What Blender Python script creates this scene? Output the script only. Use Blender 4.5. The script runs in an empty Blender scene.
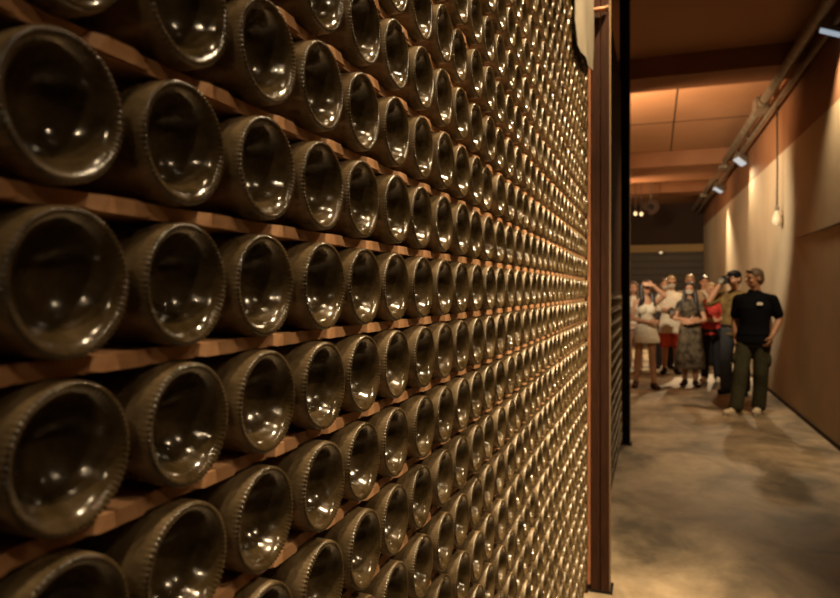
import bpy, bmesh, math, random
import numpy as np
from mathutils import Vector, Matrix, Euler, Quaternion

random.seed(7)
rng = np.random.default_rng(7)
S = bpy.context.scene
COL = S.collection
PI = math.pi

# ------------------------------------------------------------------ camera
EYE = 1.457
YAW = math.radians(19.38)
FPX = 668.0
cam_d = bpy.data.cameras.new('camera')
cam = bpy.data.objects.new('camera', cam_d)
COL.objects.link(cam)
cam.location = (0, 0, EYE)
cam.rotation_euler = (PI / 2, 0, YAW)
cam_d.sensor_width = 36
cam_d.lens = FPX / 840 * 36
cam_d.shift_y = -9 / 840
cam_d.clip_start = 0.02
cam_d.dof.use_dof = True
cam_d.dof.focus_distance = 0.92
cam_d.dof.aperture_fstop = 7.0
S.camera = cam

# ------------------------------------------------------------------ world, view
W = bpy.data.worlds.new('world')
S.world = W
W.use_nodes = True
W.node_tree.nodes['Background'].inputs[0].default_value = (1.0, 0.62, 0.3, 1)
W.node_tree.nodes['Background'].inputs[1].default_value = 0.004
S.view_settings.view_transform = 'Standard'
S.view_settings.look = 'None'
S.view_settings.exposure = 0.42
S.view_settings.gamma = 1.0
S.view_settings.use_curve_mapping = False

WARM = (1.0, 0.73, 0.425)


def spot(loc, target, power, size=100, blend=0.6, radius=0.04, color=WARM, name='lamp_light', parent=None):
    d = bpy.data.lights.new(name, 'SPOT')
    d.energy = power
    d.color = color
    d.spot_size = math.radians(size)
    d.spot_blend = blend
    d.shadow_soft_size = radius
    o = bpy.data.objects.new(name, d)
    COL.objects.link(o)
    o.location = loc
    o.rotation_euler = (Vector(target) - Vector(loc)).to_track_quat('-Z', 'Y').to_euler()
    return o


def point(loc, power, radius=0.06, color=WARM, name='lamp_light'):
    d = bpy.data.lights.new(name, 'POINT')
    d.energy = power
    d.color = color
    d.shadow_soft_size = radius
    o = bpy.data.objects.new(name, d)
    COL.objects.link(o)
    o.location = loc
    return o


# assumed lamps, unseen, above the aisle outside the frame, aimed at the rack
ASSUMED_LAMPS = [
    ((0.42, 0.2, 3.95), (-0.25, 0.30, 1.00), 38, 56),
    ((0.42, 1.3, 3.95), (-0.25, 1.40, 0.80), 230, 54),
    ((0.42, 2.2, 3.95), (-0.60, 2.35, 0.70), 430, 54),
    ((0.42, 3.0, 3.95), (-0.65, 3.05, 0.70), 430, 54),
    ((1.45, 0.1, 3.15), (-0.30, 0.90, 1.00), 15, 60),
    ((1.45, 1.2, 3.15), (-0.30, 1.70, 0.90), 84, 62),
    ((1.45, 2.4, 3.15), (-0.30, 2.45, 1.00), 135, 54),
]
for l, t, p, s in ASSUMED_LAMPS:
    spot(l, t, p, s)
spot((-1.6, 17.5, 3.7), (-0.2, 22.0, 1.5), 85, 120, .9)  # added spot, hidden behind the racks, brightens the far wall and shutter
# assumed lamp, unseen, high up behind the camera, raking along the rack
spot((0.9, -2.6, 3.8), (-0.3, 2.7, 1.05), 60, 40, 1.0, 0.05)  # cone kept narrow so near bottles dim, imitating lens vignetting
# assumed lamp, unseen past the lower rack, washing the right wall and the visitors
spot((-0.75, 7.0, 3.1), (1.5, 12.4, 2.0), 600, 56, .6, 0.06, (1, .84, .60))
# unseen uplights added past the racks to brighten the ceiling
spot((-0.75, 9.2, 3.0), (0.3, 10.8, 4.2), 290, 140, 0.9, 0.08, (1, .64, .36))
spot((-0.9, 15.5, 3.0), (0.3, 16.8, 4.2), 120, 140, 0.9, 0.08, (1, .64, .36))


# ------------------------------------------------------------------ materials
def mat(name, color, rough=0.5, metal=0.0, noise=None, bump=None, coat=0.0, spec=0.5, emit=None):
    """noise = (scale, colour2, low, high[, detail]);  bump = (scale, strength)"""
    m = bpy.data.materials.new(name)
    m.use_nodes = True
    nt = m.node_tree
    b = nt.nodes['Principled BSDF']
    b.inputs['Base Color'].default_value = (*color, 1)
    b.inputs['Roughness'].default_value = rough
    b.inputs['Metallic'].default_value = metal
    b.inputs['Specular IOR Level'].default_value = spec
    b.inputs['Coat Weight'].default_value = coat
    b.inputs['Coat Roughness'].default_value = 0.08
    tc = nt.nodes.new('ShaderNodeTexCoord')
    if noise:
        n = nt.nodes.new('ShaderNodeTexNoise')
        n.inputs['Scale'].default_value = noise[0]
        n.inputs['Detail'].default_value = noise[4] if len(noise) > 4 else 5
        nt.links.new(tc.outputs['Object'], n.inputs['Vector'])
        r = nt.nodes.new('ShaderNodeValToRGB')
        r.color_ramp.elements[0].position = noise[2]
        r.color_ramp.elements[1].position = noise[3]
        r.color_ramp.elements[0].color = (*noise[1], 1)
        r.color_ramp.elements[1].color = (*color, 1)
        nt.links.new(n.outputs['Fac'], r.inputs['Fac'])
        nt.links.new(r.outputs['Color'], b.inputs['Base Color'])
    if bump:
        n2 = nt.nodes.new('ShaderNodeTexNoise')
        n2.inputs['Scale'].default_value = bump[0]
        n2.inputs['Detail'].default_value = 6
        nt.links.new(tc.outputs['Object'], n2.inputs['Vector'])
        bp = nt.nodes.new('ShaderNodeBump')
        bp.inputs['Strength'].default_value = bump[1]
        bp.inputs['Distance'].default_value = 0.01
        nt.links.new(n2.outputs['Fac'], bp.inputs['Height'])
        nt.links.new(bp.outputs['Normal'], b.inputs['Normal'])
    if emit:
        b.inputs['Emission Color'].default_value = (*emit[0], 1)
        b.inputs['Emission Strength'].default_value = emit[1]
    return m


def wood(name, c1, c2, axis_scale=(3, 3, 40), rough=0.55):
    m = bpy.data.materials.new(name)
    m.use_nodes = True
    nt = m.node_tree
    b = nt.nodes['Principled BSDF']
    b.inputs['Roughness'].default_value = rough
    b.inputs['Specular IOR Level'].default_value = 0.2
    tc = nt.nodes.new('ShaderNodeTexCoord')
    mp = nt.nodes.new('ShaderNodeMapping')
    mp.inputs['Scale'].default_value = axis_scale
    n = nt.nodes.new('ShaderNodeTexNoise')
    n.inputs['Scale'].default_value = 4
    n.inputs['Detail'].default_value = 6
    r = nt.nodes.new('ShaderNodeValToRGB')
    r.color_ramp.elements[0].position = 0.35
    r.color_ramp.elements[1].position = 0.68
    r.color_ramp.elements[0].color = (*c2, 1)
    r.color_ramp.elements[1].color = (*c1, 1)
    nt.links.new(tc.outputs['Object'], mp.inputs['Vector'])
    nt.links.new(mp.outputs['Vector'], n.inputs['Vector'])
    nt.links.new(n.outputs['Fac'], r.inputs['Fac'])
    nt.links.new(r.outputs['Color'], b.inputs['Base Color'])
    return m


def bottle_material(name, c1, c2, r1, r2, coat):
    m = bpy.data.materials.new(name)
    m.use_nodes = True
    nt = m.node_tree
    b = nt.nodes['Principled BSDF']
    tc = nt.nodes.new('ShaderNodeTexCoord')
    oi = nt.nodes.new('ShaderNodeObjectInfo')
    ad = nt.nodes.new('ShaderNodeVectorMath')
    ad.operation = 'ADD'
    sc_ = nt.nodes.new('ShaderNodeVectorMath')
    sc_.operation = 'SCALE'
    sc_.inputs['Scale'].default_value = 13.0
    cmb = nt.nodes.new('ShaderNodeCombineXYZ')
    nt.links.new(oi.outputs['Random'], cmb.inputs[0])
    nt.links.new(oi.outputs['Random'], cmb.inputs[1])
    nt.links.new(cmb.outputs[0], sc_.inputs[0])
    nt.links.new(tc.outputs['Object'], ad.inputs[0])
    nt.links.new(sc_.outputs[0], ad.inputs[1])
    n = nt.nodes.new('ShaderNodeTexNoise')
    n.inputs['Scale'].default_value = 38
    n.inputs['Detail'].default_value = 5
    n.inputs['Roughness'].default_value = 0.65
    nt.links.new(ad.outputs[0], n.inputs['Vector'])
    r = nt.nodes.new('ShaderNodeValToRGB')
    r.color_ramp.elements[0].position = 0.36
    r.color_ramp.elements[1].position = 0.68
    r.color_ramp.elements[0].color = (*c1, 1)
    r.color_ramp.elements[1].color = (*c2, 1)
    nt.links.new(n.outputs['Fac'], r.inputs['Fac'])
    nt.links.new(r.outputs['Color'], b.inputs['Base Color'])
    mr = nt.nodes.new('ShaderNodeMapRange')
    mr.inputs['From Min'].default_value = 0.35
    mr.inputs['From Max'].default_value = 0.7
    mr.inputs['To Min'].default_value = r1
    mr.inputs['To Max'].default_value = r2
    nt.links.new(n.outputs['Fac'], mr.inputs['Value'])
    nt.links.new(mr.outputs[0], b.inputs['Roughness'])
    n2 = nt.nodes.new('ShaderNodeTexNoise')
    n2.inputs['Scale'].default_value = 55
    n2.inputs['Detail'].default_value = 2
    nt.links.new(ad.outputs[0], n2.inputs['Vector'])
    bp = nt.nodes.new('ShaderNodeBump')
    bp.inputs['Strength'].default_value = 0.22
    bp.inputs['Distance'].default_value = 0.004
    nt.links.new(n2.outputs['Fac'], bp.inputs['Height'])
    nt.links.new(bp.outputs['Normal'], b.inputs['Normal'])
    b.inputs['Specular IOR Level'].default_value = 0.6
    b.inputs['Coat Weight'].default_value = coat
    b.inputs['Coat Roughness'].default_value = 0.05
    nt.links.new(bp.outputs['Normal'], b.inputs['Coat Normal'])
    return m


M = {}
M['glass'] = bottle_material('bottle_glass', (.040, .027, .010), (.118, .080, .038), .10, .24, .4)
M['dusty'] = bottle_material('dusty_bottle_side', (.105, .074, .035), (.245, .178, .098), .26, .42, .12)
M['rail'] = wood('orange_wood', (0.66, 0.38, 0.205), (0.54, 0.285, 0.14), (4, 3, 30))
M['post'] = wood('dark_red_wood', (0.060, 0.021, 0.009), (0.028, 0.011, 0.005), (30, 30, 2), 0.85)
M['cover'] = mat('dark_cover_board', (0.055, 0.024, 0.012), 0.95, spec=.05)
M['black'] = mat('black_steel', (0.008, 0.006, 0.005), 0.7, spec=.2)
M['darkboard'] = mat('dark_board', (0.036, 0.016, 0.007), 0.85)
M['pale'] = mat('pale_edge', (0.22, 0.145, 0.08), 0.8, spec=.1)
M['trim'] = wood('light_red_wood', (0.50, 0.22, 0.11), (0.36, 0.14, 0.065), (30, 30, 3))
M['plaster'] = mat('cream_plaster', (0.54, 0.43, 0.28), 0.9, noise=(1.3, (0.43, 0.335, 0.21), 0.3, 0.7), bump=(60, 0.25))
M['upper'] = mat('brown_wall_and_shade', (0.26, 0.115, 0.042), 0.85, noise=(1.2, (0.20, 0.085, 0.03), 0.3, 0.7))  # plain brown walls; also the shade painted on the upper right wall
M['ceil'] = mat('terracotta_ceiling', (0.44, 0.235, 0.12), 0.85, noise=(0.9, (0.36, 0.185, 0.085), 0.3, 0.7))
M['beam'] = mat('brown_beam', (0.30, 0.135, 0.055), 0.8, noise=(2, (0.24, 0.10, 0.04), 0.3, 0.7))
M['steel'] = mat('galvanised_pipe', (0.30, 0.25, 0.18), 0.5, 0.4, noise=(8, (0.20, 0.155, 0.10), 0.35, 0.65))
M['shutter'] = mat('dark_shutter', (0.075, 0.055, 0.032), 0.6)
M['lintel'] = mat('ochre_lintel', (0.36, 0.23, 0.08), 0.7)
M['lens'] = mat('lit_lens', (0.3, 0.34, 0.38), 0.3, emit=((0.62, 0.76, 0.9), 0.34))
M['bulb'] = mat('lit_bulb', (0.9, 0.8, 0.6), 0.3, emit=((1.0, 0.72, 0.4), 0.6))
M['housing'] = mat('grey_housing', (0.16, 0.13, 0.09), 0.5)
M['cream'] = mat('cream_plastic', (0.70, 0.58, 0.40), 0.5)
M['sheet'] = mat('cloudy_sheet', (0.145, 0.122, 0.082), 0.7, noise=(9, (0.10, 0.082, 0.052), 0.3, 0.7))
M['cord'] = mat('dark_cord', (0.03, 0.02, 0.012), 0.7)


def floor_material():
    m = bpy.data.materials.new('stained_concrete')
    m.use_nodes = True
    nt = m.node_tree
    b = nt.nodes['Principled BSDF']
    tc = nt.nodes.new('ShaderNodeTexCoord')

    def noise(scale, detail, rough, sx=1, sy=1, dist=0.0):
        mp = nt.nodes.new('ShaderNodeMapping')
        mp.inputs['Scale'].default_value = (sx, sy, 1)
        n = nt.nodes.new('ShaderNodeTexNoise')
        n.inputs['Scale'].default_value = scale
        n.inputs['Detail'].default_value = detail
        n.inputs['Roughness'].default_value = rough
        n.inputs['Distortion'].default_value = dist
        nt.links.new(tc.outputs['Object'], mp.inputs['Vector'])
        nt.links.new(mp.outputs['Vector'], n.inputs['Vector'])
        return n
    a = noise(1.5, 5, 0.6, 1.1, 0.9, 0.6)
    ra = nt.nodes.new('ShaderNodeValToRGB')
    ra.color_ramp.elements[0].position = 0.33
    ra.color_ramp.elements[1].position = 0.60
    ra.color_ramp.elements[0].color = (0.085, 0.066, 0.038, 1)
    ra.color_ramp.elements[1].color = (0.40, 0.31, 0.20, 1)
    nt.links.new(a.outputs['Fac'], ra.inputs['Fac'])
    c = noise(7, 6, 0.7)
    rc = nt.nodes.new('ShaderNodeValToRGB')
    rc.color_ramp.elements[0].position = 0.3
    rc.color_ramp.elements[1].position = 0.6
    rc.color_ramp.elements[0].color = (0.68, 0.66, 0.62, 1)
    rc.color_ramp.elements[1].color = (1, 1, 1, 1)
    nt.links.new(c.outputs['Fac'], rc.inputs['Fac'])
    mx = nt.nodes.new('ShaderNodeMix')
    mx.data_type = 'RGBA'
    mx.blend_type = 'MULTIPLY'
    mx.inputs['Factor'].default_value = 1
    nt.links.new(ra.outputs['Color'], mx.inputs['A'])
    nt.links.new(rc.outputs['Color'], mx.inputs['B'])
    nt.links.new(mx.outputs['Result'], b.inputs['Base Color'])
    mr = nt.nodes.new('ShaderNodeMapRange')
    mr.inputs['To Min'].default_value = 0.42
    mr.inputs['To Max'].default_value = 0.7
    nt.links.new(c.outputs['Fac'], mr.inputs['Value'])
    nt.links.new(mr.outputs[0], b.inputs['Roughness'])
    return m


M['floor'] = floor_material()


# ------------------------------------------------------------------ mesh helpers
class MB:
    def __init__(self):
        self.v, self.f, self.mi = [], [], []

    def add(self, verts, faces, mi=0):
        o = len(self.v)
        self.v += [tuple(p) for p in verts]
        self.f += [tuple(i + o for i in f) for f in faces]
        self.mi += [mi] * len(faces)
        return self

    def box(self, a, b, mi=0, bev=0.0):
        (x0, y0, z0), (x1, y1, z1) = a, b
        if bev <= 0:
            vs = [(x, y, z) for x in (x0, x1) for y in (y0, y1) for z in (z0, z1)]
            fs = [(0, 1, 3, 2), (4, 6, 7, 5), (0, 4, 5, 1), (2, 3, 7, 6), (0, 2, 6, 4), (1, 5, 7, 3)]
            return self.add(vs, fs, mi)
        bm = bmesh.new()
        bmesh.ops.create_cube(bm, size=1)
        for v in bm.verts:
            v.co = Vector(((x0 + x1) / 2 + v.co.x * (x1 - x0), (y0 + y1) / 2 + v.co.y * (y1 - y0), (z0 + z1) / 2 + v.co.z * (z1 - z0)))
        bmesh.ops.bevel(bm, geom=bm.edges[:], offset=bev, segments=2, affect='EDGES', profile=0.6)
        bm.verts.index_update()
        self.add([v.co[:] for v in bm.verts], [[v.index for v in f.verts] for f in bm.faces], mi)
        bm.free()
        return self

    def tube(self, pts, r, seg=12, mi=0, cap=True):
        pts = [Vector(p) for p in pts]
        rs = r if isinstance(r, (list, tuple)) else [r] * len(pts)
        rings = []
        up = None
        for i, p in enumerate(pts):
            t = (pts[min(i + 1, len(pts) - 1)] - pts[max(i - 1, 0)]).normalized()
            if up is None:
                up = t.orthogonal().normalized()
            else:
                up = (up - t * up.dot(t)).normalized()
            s = t.cross(up)
            rings.append([p + (up * math.cos(2 * PI * k / seg) + s * math.sin(2 * PI * k / seg)) * rs[i] for k in range(seg)])
        vs = [q for ring in rings for q in ring]
        fs = []
        for i in range(len(rings) - 1):
            for k in range(seg):
                a, b = i * seg + k, i * seg + (k + 1) % seg
                fs.append((a, b, b + seg, a + seg))
        if cap:
            fs.append(tuple(range(seg))[::-1])
            fs.append(tuple((len(rings) - 1) * seg + k for k in range(seg)))
        return self.add(vs, fs, mi)

    def lathe(self, prof, seg=24, mi=0, M4=None):
        """prof = [(r, h)], axis +Z"""
        vs, fs = [], []
        for r, h in prof:
            for k in range(seg):
                a = 2 * PI * k / seg
                p = Vector((r * math.cos(a), r * math.sin(a), h))
                vs.append(M4 @ p if M4 else p)
        for i in range(len(prof) - 1):
            for k in range(seg):
                a, b = i * seg + k, i * seg + (k + 1) % seg
                fs.append((a, b, b + seg, a + seg))
        fs.append(tuple(range(seg))[::-1])
        fs.append(tuple((len(prof) - 1) * seg + k for k in range(seg)))
        return self.add(vs, fs, mi)

    def build(self, name, mats, parent=None, smooth=False, recalc=True):
        me = bpy.data.meshes.new(name)
        me.from_pydata(self.v, [], self.f)
        for mm in (mats if isinstance(mats, (list, tuple)) else [mats]):
            me.materials.append(mm)
        me.polygons.foreach_set('material_index', self.mi)
        if recalc:
            bm = bmesh.new()
            bm.from_mesh(me)
            bmesh.ops.recalc_face_normals(bm, faces=bm.faces[:])
            bm.to_mesh(me)
            bm.free()
        if smooth:
            me.polygons.foreach_set('use_smooth', [True] * len(me.polygons))
            if smooth != 'all':
                me.set_sharp_from_angle(angle=math.radians(40))
        me.update()
        o = bpy.data.objects.new(name, me)
        COL.objects.link(o)
        if parent:
            o.parent = parent
        return o


def tag(o, label=None, cat=None, group=None, kind=None):
    if label:
        o['label'] = label
    if cat:
        o['category'] = cat
    if group:
        o['group'] = group
    if kind:
        o['kind'] = kind
    return o


def empty(name, loc, label, cat, group=None, rz=0.0):
    o = bpy.data.objects.new(name, None)
    o.empty_display_size = 0.05
    COL.objects.link(o)
    o.location = loc
    o.rotation_euler = (0, 0, rz)
    return tag(o, label, cat, group)


def struct(o):
    o['kind'] = 'structure'
    return o


CT, ST = math.cos(YAW), math.sin(YAW)


def Yof(zc, X):
    return (zc + X * ST) / CT


def place(px, zc):
    X = (px - 655) * zc * CT / FPX
    return X, Yof(zc, X)


def project(x, y, z):
    xc = x * CT + y * ST
    zc = -x * ST + y * CT
    return 420 + FPX * xc / zc, 290 - FPX * (z - EYE) / zc, zc


# ------------------------------------------------------------------ the hall
CEIL = EYE + 2.74


def wx(y):                      # inner face of the right wall
    return 1.595 - 0.0095 * (y - 6)


Y0, Y1 = -5.0, 22.7
struct(MB().box((-3.2, Y0, -0.1), (2.0, Y1 + .3, 0.0)).build('floor', M['floor']))
struct(MB().box((-3.2, Y0, CEIL), (2.0, Y1 + .3, CEIL + 0.1)).build('ceiling', M['ceil']))
w = MB()


def zb(y):
    return EYE + 1.74 + (y - 6.9) * 0.0165


for ya, yb in ((Y0, Y1),):
    xa, xb = wx(ya), wx(yb)
    za, zb_ = zb(ya), zb(yb)
    w.add([(xa, ya, 0), (xb, yb, 0), (xb, yb, zb_), (xa, ya, za), (xa + .2, ya, 0), (xb + .2, yb, 0), (xb + .2, yb, zb_), (xa + .2, ya, za)],
          [(0, 1, 2, 3), (4, 7, 6, 5), (0, 4, 5, 1), (0, 3, 7, 4), (1, 5, 6, 2)], 0)
    w.add([(xa, ya, za), (xb, yb, zb_), (xb, yb, CEIL), (xa, ya, CEIL), (xa + .2, ya, za), (xb + .2, yb, zb_), (xb + .2, yb, CEIL), (xa + .2, ya, CEIL)],
          [(0, 1, 2, 3), (4, 7, 6, 5), (3, 2, 6, 7), (0, 3, 7, 4), (1, 5, 6, 2)], 1)  # shade of the pipe run, put into a browner upper wall
struct(w.build('wall_right', [M['plaster'], M['upper']], recalc=False))
struct(MB().box((-3.2, Y0, 0), (-3.0, Y1, CEIL)).build('wall_left', M['upper']))
struct(MB().box((-3.2, Y0 - .2, 0), (2.0, Y0, CEIL)).build('wall_back', M['upper']))
struct(MB().box((-3.2, Y1, 2.9), (1.6, Y1 + .2, CEIL)).build('wall_front', M['darkboard']))
struct(MB().box((-3.2, Y1 - .1, 2.66), (wx(Y1), Y1, 2.9), 0, 0.01).build('trim_1', M['lintel']))
sh = MB()
k = 0
z = 0.0
while z < 2.66:
    sh.box((-3.0, Y1 - .02, z + .02), (wx(Y1), Y1 + .05, min(z + .2, 2.66)), 0, 0.012)
    sh.box((-3.0, Y1 + .01, z - .01), (wx(Y1), Y1 + .05, z + .03))
    z += .215
struct(sh.build('door_1', M['shutter']))
# ceiling beams, crossing the hall
for n, (zc0, zc1, drop, mm) in enumerate(((7.86, 8.41, 0.246, 'beam'), (13.26, 15.1, 0.30, 'beam'), (17.1, 17.8, 0.26, 'beam'), (3.2, 3.7, .25, 'beam'))):
    ya, yb = Yof(zc0, -0.05), Yof(zc1, -0.05)
    struct(MB().box((-3.0, ya, CEIL - drop), (wx(yb) - .01, yb, CEIL), 0, 0.01).build('trim_%d' % (n + 2), M[mm]))
# joints between the ceiling boards
jn = MB()
jn.box((0.28, Yof(8.41, .3), CEIL - .006), (0.30, Yof(13.26, .3), CEIL))
for zc in (10.96,):
    jn.box((-3.0, Yof(zc, 0), CEIL - .006), (1.5, Yof(zc, 0) + .025, CEIL))
jn.box((0.28, Yof(15.1, .3), CEIL - .006), (0.30, Yof(17.1, .3), CEIL))
struct(jn.build('trim_6', M['darkboard']))
# joints in the concrete floor
fj = MB()
fj.box((-3, Yof(12.5, 0), 0), (wx(13), Yof(12.5, 0) + .05, .003))
struct(fj.build('trim_7', M['darkboard']))
struct(MB().add([(wx(Y0) - .012, Y0, 0), (wx(Y1) - .012, Y1, 0), (wx(Y1) - .012, Y1, .05), (wx(Y0) - .012, Y0, .05),
                 (wx(Y0), Y0, 0), (wx(Y1), Y1, 0), (wx(Y1), Y1, .05), (wx(Y0), Y0, .05)],
                [(0, 1, 2, 3), (3, 2, 6, 7), (0, 3, 7, 4), (1, 5, 6, 2)]).build('baseboard_right', M['darkboard']))
# hairline crack / score across the plaster
pts = []
for px, py in ((797, 238), (812, 233), (826, 228), (842, 222)):
    y = 6.9
    for _ in range(6):
        zc = FPX * wx(y) / CT / (px - 655)
        y = Yof(zc, wx(y))
    pts.append((wx(y) - .001, y, EYE + (290 - py) * zc / FPX))
struct(MB().tube(pts, [.002, .006, .009, .008], 6).build('trim_8', M['darkboard']))

# ------------------------------------------------------------------ service pipe, lamp track and lamps on the right
def px_of(y, off=0):           # X of the pipe run along the hall
    return 1.47 - 0.0185 * (y - 6.75) + off


PZ = EYE + 2.47
pr = empty('service_pipe', (0, 0, 0), 'galvanised pipe with joint boxes running under the ceiling along the right wall', 'pipe')
MB().tube([(px_of(y, -.06), y, PZ + .02) for y in (4.6, 8, 12, 17, 22.4)], 0.058, 16).build('pipe', M['steel'], pr, True)
for y in (10.05, 14.5, 18.8, 5.2):
    MB().box((px_of(y, -.06) - .085, y - .17, PZ - .065), (px_of(y, -.06) + .085, y + .17, PZ + .105), 0, .015).build('joint_box', M['steel'], pr)
    for dy in (-.32, .32):
        c = MB()
        c.tube([(px_of(y, -.06), y + dy - .03, PZ + .02), (px_of(y, -.06), y + dy + .03, PZ + .02)], .072, 16)
        c.build('pipe_collar', M['housing'], pr, True)
tr = empty('lamp_track', (0, 0, 0), 'slim lamp track running below the pipe along the right wall', 'track')
MB().add([(px_of(y, dx), y, PZ - .105 + dz) for y in (4.6, 22.4) for dx, dz in ((.03, 0), (.07, 0), (.07, .05), (.03, .05))],
         [(0, 1, 5, 4), (1, 2, 6, 5), (2, 3, 7, 6), (3, 0, 4, 7), (3, 2, 1, 0), (4, 5, 6, 7)]).build('rail', M['steel'], tr)
for y in (5, 8, 12, 16, 20):
    MB().box((px_of(y, .04), y - .015, PZ - .06), (px_of(y, .06), y + .015, CEIL)).build('hanger', M['housing'], tr)


def spotlight(y, label, power, aim, z_off=-.12, xo=.04, size=80):
    base = Vector((px_of(y, .05), y, PZ - .107))
    root = empty('track_spotlight', base, label, 'lamp', 'spotlights on the track')
    head = Vector((px_of(y, xo), y, PZ + z_off - .10))
    d = (Vector(aim) - head).normalized()
    u = Vector((.4, 0, -1))
    u = (u - d * u.dot(d)).normalized()
    v_ = d.cross(u)
    R = Matrix((u, v_, d)).transposed().to_4x4()
    T = Matrix.Translation(head - base) @ R

    def bx(a, b, bev):
        q = MB().box(a, b, 0, bev)
        q.v = [tuple(T @ Vector(p)) for p in q.v]
        return q
    bx((-.115, -.075, -.11), (.115, .075, .03), .03).build('housing', M['housing'], root)
    bx((-.10, -.062, .024), (.10, .062, .036), .012).build('lens', M['lens'], root)
    MB().tube([(0, 0, 0), (0, 0, -.03), tuple((head - base) - d * .06)], .012, 10).build('bracket', M['housing'], root, True)
    spot(head + d * .06, aim, power, size, 0.7, 0.05)
    return root


spotlight(Yof(6.05, 1.5), 'lit grey spotlight on the lamp track, nearest the camera at the upper right', 250, (0.1, 7.3, 0.5), size=92, z_off=-.015, xo=.055)
spotlight(Yof(11.6, 1.4), 'lit grey spotlight on the lamp track above the group of visitors', 135, (0.2, 10.6, 0.3), size=108)
spotlight(Yof(14.9, 1.35), 'assumed far spotlight on the lamp track, turned down and away from the camera', 1000, (-0.4, 14.8, 0.0), size=92)  # assumed lamp, inferred from the visitors' floor shadows

# a bulb-shaped pull switch on a cord
hx, hy = place(777, 8.6)
hz = EYE + (290 - 226) * 8.6 / FPX
cp = empty('pendant_switch', (hx, hy, hz), 'cream bulb-shaped pendant hanging on a long dark cord by the right wall', 'pendant')
MB().lathe([(0, 0), (.03, .005), (.055, .04), (.062, .08), (.05, .13), (.03, .17), (.022, .20), (0, .20)], 20).build('bulb_body', M['cream'], cp, True)
MB().lathe([(0, .195), (.026, .195), (.026, .24), (.014, .26), (0, .26)], 14).build('cap', M['housing'], cp, True)
MB().tube([(0, 0, .25), (.005, 0, .8), (0, 0, PZ - .106 - hz)], .011, 8).build('cord', M['cord'], cp, True)

# round speaker and small lamps under the far beams
sx, sy = place(651, 16.6)
sp = empty('round_loudspeaker', (sx, sy, EYE + 2.06), 'round black loudspeaker hanging below the ceiling beam at the far end', 'loudspeaker')
Tm = Matrix.Rotation(PI / 2, 4, 'X')
MB().lathe([(0, -.12), (.10, -.12), (.16, -.04), (.195, .05), (.195, .08), (.17, .08), (.16, .04), (0, .03)], 32, 0, Tm).build('shell', M['darkboard'], sp, True)
MB().lathe([(0, .045), (.05, .05), (.075, .035), (.075, .03), (0, .03)], 24, 0, Tm).build('cone', M['black'], sp, True)
MB().tube([(0, 0, .17), (0, 0, CEIL - EYE - 2.06)], .015, 8).build('stem', M['housing'], sp)
for i, px in enumerate((635.5, 641.5)):
    lx, ly = place(px, 16.2 + i * .1)
    lr = empty('ceiling_lamp', (lx, ly, EYE + 1.80), ['left', 'right'][i] + ' of two tiny lit bulbs below the round loudspeaker', 'lamp', 'tiny bulbs')
    MB().lathe([(0, 0), (.035, .02), (.045, .05), (.03, .09), (0, .10)], 16).build('bulb', M['bulb'], lr, True)
    MB().tube([(0, 0, .09), (0, 0, CEIL - EYE - 1.80)], .008, 6).build('cord', M['cord'], lr)
lx, ly = place(661, 20.5)
er = empty('door_lamp', (lx, Y1 - .1, EYE + (290 - 252) * 20.9 / FPX), 'tiny white lit lamp on the lintel over the dark shutter', 'lamp')
MB().box((-.09, -.08, -.06), (.09, 0, .06), 0, .02).build('body', M['housing'], er)
MB().box((-.04, -.10, -.03), (.04, -.075, .03), 0, .01).build('glass', M['bulb'], er)

# ------------------------------------------------------------------ the bottle rack
PITCH = 0.0984
VP_ = 0.0963
XR = -0.3003
YB = 0.2812
Zc0 = 1.461
COLS = list(range(-3, 31))
ROWS = list(range(-14, 18))
BR = 0.0428
row_off = {k: random.uniform(-.0015, .0015) for k in ROWS}
row_off[0] = 0.001
row_off[1] = -0.001
row_off[-1] = 0.002
YE = YB + 30 * PITCH + .060          # end of the rack
YS = YB - 3 * PITCH - PITCH * .62


def bottle_profile(low=False):
    # (x depth into the rack, r)
    full = [(.0330, 0.0), (.0328, .003), (.0320, .0078), (.0300, .0136), (.0268, .0188), (.0222, .0236), (.0168, .0275),
            (.0112, .0304), (.0064, .0325), (.0034, .0344), (.0015, .0366), (.0003, .0388), (.0000, .0397), (.0004, .0406), (.0013, .0413),
            (.0030, .0420), (.0060, .0425), (.0105, .0427), (.0170, .0428), (.080, .0428), (.160, .0428), (.185, .0410), (.210, .0340), (.235, .0235),
            (.260, .0170), (.290, .0148), (.292, .0168), (.300, .0168), (.302, .0150), (.303, .0)]
    if low:
        full = [full[i] for i in (0, 2, 4, 6, 8, 9, 10, 11, 12, 13, 14, 15, 16, 18, 20, 22, 25, 29)]
    return full


def bottle_arrays(seg, low=False):
    prof = bottle_profile(low)
    vs, fs, ms = [], [], []
    n = len(prof)
    for i, (x, r) in enumerate(prof):
        for k in range(seg):
            a = 2 * PI * k / seg
            rr, xx = r, x
            if not low and .0374 < r < .0422 and x < .0045:
                wgt = min(1, (r - .0373) / .0012) * min(1, (.0422 - r) / .0008)
                b = (0.5 + 0.5 * math.cos(a * 70)) ** 1.4
                amp = .0014 * b * wgt
                nx = -0.9 if r < .0402 else -0.55
                xx += nx * amp
                rr += (0.0 if r < .0395 else .55) * amp
            vs.append((-xx, rr * math.cos(a), rr * math.sin(a)))
    for i in range(n - 1):
        for k in range(seg):
            a, b = i * seg + k, i * seg + (k + 1) % seg
            fs.append((a, a + seg, b + seg, b))
            ms.append(1 if prof[i][1] > .0412 or prof[i][0] > .1 else 0)
    return vs, fs, ms


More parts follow.
